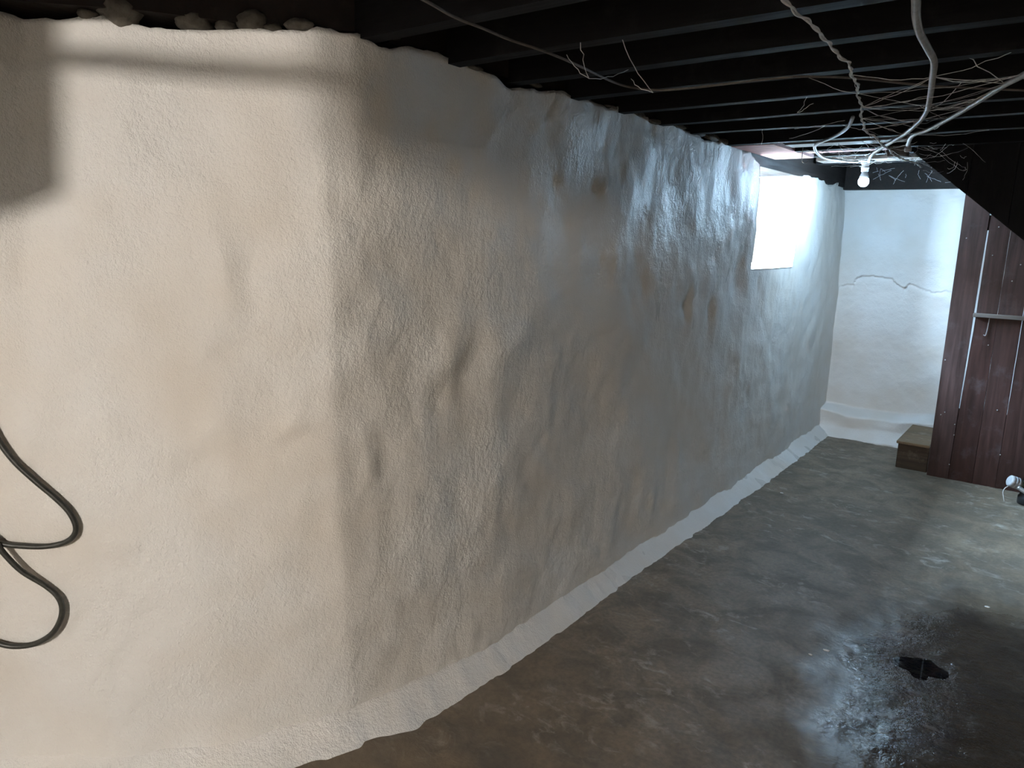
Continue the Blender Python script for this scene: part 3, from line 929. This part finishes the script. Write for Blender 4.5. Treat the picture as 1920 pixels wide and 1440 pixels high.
armoured('armoured cable coming in from the right to the small cable box', [(0.1, 1.6, 1.945), (-0.108, 2.140, 1.935), (-0.191, 2.381, 1.935), (-0.239, 2.494, 1.935), (-0.297, 2.657, 1.935), (-0.366, 2.849, 1.935), (-0.444, 3.053, 1.935), (-0.548, 3.306, 1.935), (-0.624, 3.455, 1.935), (-0.700, 3.80, 1.942), (-0.735, 3.98, 1.965)])
armoured('short armoured cable looping left from a joist to the bulb', [(-0.76, 3.05, 1.962), (-0.805, 3.182, 1.950), (-0.887, 3.377, 1.950), (-0.988, 3.557, 1.950), (-1.049, 3.654, 1.950), (-1.108, 3.808, 1.950), (-1.163, 4.060, 1.950), (-1.200, 4.33, 1.953), (-1.20, 4.58, 1.965), (-1.18, 4.80, 1.976), (-1.16, 4.88, 1.982)], .0065)
hk = tube_obj('hook', [(-1.215, 3.98, 1.972), (-1.215, 3.98, 1.93), (-1.214, 3.985, 1.905), (-1.205, 4.0, 1.898), (-1.195, 4.01, 1.905), (-1.192, 4.012, 1.918)], .0022, M['steel'], None, 6, 5)
tag(hk, 'bent wire hook hanging under the ceiling boards near the window', 'hook')

# ------------------------------------------------------------------ dark cord looping at the left
cord = [(-2.35, 0.10, 1.955), (-2.33, 0.16, 1.70), (-2.24, 0.35, 1.35), (-2.16, 0.51, 1.15), (-2.106, 0.587, 1.059), (-2.086, 0.605, 1.011), (-2.073, 0.618, 0.963), (-2.05, 0.64, 0.91), (-2.019, 0.672, 0.857), (-1.996, 0.697, 0.82), (-1.975, 0.72, 0.779), (-1.965, 0.73, 0.739), (-1.971, 0.725, 0.71), (-1.991, 0.706, 0.691), (-2.025, 0.67, 0.683), (-2.071, 0.626, 0.687), (-2.093, 0.604, 0.693), (-2.134, 0.566, 0.711), (-2.148, 0.55, 0.738), (-2.132, 0.565, 0.764),
        (-2.105, 0.580, 0.722), (-2.090, 0.590, 0.7), (-2.078, 0.601, 0.67), (-2.056, 0.628, 0.62), (-2.027, 0.667, 0.575), (-2.008, 0.686, 0.543), (-2.003, 0.692, 0.509), (-2.009, 0.685, 0.471), (-2.027, 0.667, 0.434), (-2.058, 0.638, 0.409), (-2.094, 0.606, 0.402), (-2.122, 0.579, 0.411), (-2.164, 0.535, 0.442), (-2.20, 0.49, 0.491), (-2.26, 0.40, 0.50), (-2.30, 0.30, 0.35), (-2.30, 0.22, 0.12), (-2.24, 0.14, 0.012), (-2.10, 0.02, 0.010)]
o = tube_obj('power_cord', cord, .0073, M['cord'], None, 10, 6)
tag(o, 'dark rubber cord hanging in two loops before the near wall', 'cord')

# ------------------------------------------------------------------ pump at the right edge
def build_pump():
    t = empty('water_pump', (-0.10, 5.15, 0.0))
    tag(t, 'small black pump with a grey cap on the floor by the partition', 'pump')
    ax = Vector((-0.80, -0.45, 0.30)).normalized()
    c = Vector((-0.125, 5.165, 0.118))
    lathe_obj('cap', [(.030, 0), (.036, .003), (.036, .014), (.033, .016), (.036, .018), (.036, .032), (.033, .034), (.035, .036), (.035, .050), (.028, .056)], c, M['greyplastic'], t, 24, ax)
    lathe_obj('collar', [(.024, -.045), (.028, -.04), (.028, -.022), (.024, -.018), (.030, -.014), (.030, .0)], c, M['greenmetal'], t, 20, ax)
    lathe_obj('body', [(.055, 0), (.068, .004), (.068, .045), (.060, .055), (.060, .10), (.045, .115)], (-0.052, 5.18, 0.0), M['blackplastic'], t, 28)
    tube_obj('pipe', [(-0.122, 5.12, .108), (-0.09, 5.11, .094), (-0.03, 5.10, .072), (0.06, 5.09, .05)], .013, M['steel'], t, 12, 5)
    lathe_obj('handle', [(.012, 0), (.014, .05), (.010, .20), (.010, .26)], (-0.085, 5.19, .10), M['blackplastic'], t, 12, (0.25, 0, 1))
    tube_obj('wire', [(-0.165, 5.14, .105), (-0.185, 5.135, .085), (-0.192, 5.13, .06), (-0.186, 5.125, .035), (-0.178, 5.12, .005)], .0022, M['white_wire'], t, 6, 5)
build_pump()

# ------------------------------------------------------------------ paint chips on the floor
for (x, y, r, lab) in [(-0.561, 2.719, .009, 'white paint chip on the floor left of the puddle'), (-0.60, 2.65, .006, 'smaller white paint chip beside another one left of the puddle'), (-0.12, 3.52, .008, 'white paint chip on wet floor beyond the puddle'), (-1.26, 4.38, .008, 'white paint chip on the floor beside the plaster cove')]:
    bm = bmesh.new()
    bmesh.ops.create_icosphere(bm, subdivisions=2, radius=1.0)
    rr = random.Random(int(x * 1000))
    for v in bm.verts:
        v.co = Vector((x + v.co.x * r * 1.5 * rr.uniform(.7, 1.1), y + v.co.y * r * rr.uniform(.7, 1.1), 0.001 + v.co.z * .0022))
    tag(bm_obj('paint_chip', bm, M['chip'], None, True), lab, 'paint chip')

# ------------------------------------------------------------------ cobwebs
def build_cobweb():
    rr = random.Random(5)
    V = []; F = []
    def strand(a, b, sag, r):
        nonlocal V, F
        a = Vector(a); b = Vector(b)
        m = (a + b) / 2 + Vector((rr.uniform(-.02, .02), rr.uniform(-.02, .02), -sag))
        n = 7
        pts = []
        for i in range(n + 1):
            t = i / n
            p = a * (1 - t) ** 2 + m * 2 * t * (1 - t) + b * t * t
            if 0 < i < n: p = p + Vector((rr.uniform(-.003, .003), rr.uniform(-.003, .003), rr.uniform(-.003, .003)))
            pts.append(p)
        v, f = tube(pts, r, 3)
        k = len(V)
        V += v; F += [tuple(q + k for q in g) for g in f]
    P1 = [(-0.386, 2.303), (-0.432, 2.580), (-0.483, 2.854), (-0.549, 3.108), (-0.648, 3.406), (-0.763, 3.697), (-0.878, 3.987)]
    P2 = [(-0.191, 2.381), (-0.239, 2.494), (-0.297, 2.657), (-0.366, 2.849), (-0.444, 3.053), (-0.548, 3.306), (-0.624, 3.455)]
    P3 = [(-0.553, 2.175), (-0.600, 2.450), (-0.647, 2.692), (-0.694, 2.921), (-0.748, 3.203), (-0.778, 3.607), (-0.82, 4.249)]
    for k in range(120):
        A = rr.choice((P1, P2, P3)); B = rr.choice((P1, P2, P3))
        a = rr.choice(A); b = rr.choice(B)
        if rr.random() < 0.45:
            y = rr.choice((2.27, 2.61, 2.96, 3.28, 3.70))
            b = (a[0] + rr.uniform(-.30, .30), y)
            if abs(y - a[1]) > .5: continue
            strand((a[0], a[1], 1.937), (b[0], b[1], 1.972), rr.uniform(0, .02), rr.uniform(.0006, .0013))
        else:
            if abs(a[1] - b[1]) > .5: continue
            strand((a[0], a[1], 1.937), (b[0], b[1], 1.937), rr.uniform(0, .03), rr.uniform(.0006, .0013))
    for k in range(60):   # around the bulb and the corner of the stair side
        a = (rr.uniform(-1.15, -.75), rr.uniform(3.75, 4.6), rr.uniform(1.93, 1.968))
        b = (a[0] + rr.uniform(-.16, .16), a[1] + rr.uniform(-.2, .2), rr.uniform(1.92, 1.968))
        strand(a, b, rr.uniform(0, .02), rr.uniform(.0007, .0015))
    for k in range(34):
        a = (rr.uniform(-.80, -.45), rr.uniform(4.0, 4.14), rr.uniform(1.84, 1.97))
        b = (a[0] + rr.uniform(-.10, .12), 4.145, a[2] + rr.uniform(-.08, .05))
        if b[2] < 1.93 - (b[0] + .72) * .82: continue
        strand(a, b, rr.uniform(0, .03), rr.uniform(.0005, .0010))
    for k in range(16):   # threads on the far beam
        x = rr.uniform(-1.3, -.75)
        strand((x, 6.095, rr.uniform(1.93, 2.05)), (x + rr.uniform(-.12, .12), 6.09, rr.uniform(1.92, 2.06)), 0, rr.uniform(.0006, .0011))
    for (a, b) in [((-1.06, 1.63, 1.97), (-1.075, 1.70, 1.90)), ((-1.075, 1.70, 1.90), (-1.12, 1.66, 1.955)), ((-1.075, 1.70, 1.90), (-1.10, 1.95, 1.97)), ((-.96, 1.66, 1.972), (-1.02, 1.95, 1.90)), ((-1.02, 1.95, 1.90), (-1.12, 2.0, 1.955)),
                   ((-.80, 2.61, 1.97), (-.83, 2.62, 1.925)), ((-.83, 2.62, 1.925), (-.78, 2.62, 1.95)), ((-1.18, 3.28, 1.972), (-1.18, 3.29, 1.91)), ((-1.05, 3.3, 1.97), (-.80, 3.1, 1.96)), ((-1.15, 3.55, 1.965), (-.9, 3.2, 1.96))]:
        strand(a, b, .01, .0011)
    o = link('cobweb', mesh_data('cobweb', V, F), M['cobweb'])
    tag(o, 'dusty grey cobwebs strung between cables, joists and bulb', 'cobweb', kind='stuff')
build_cobweb()
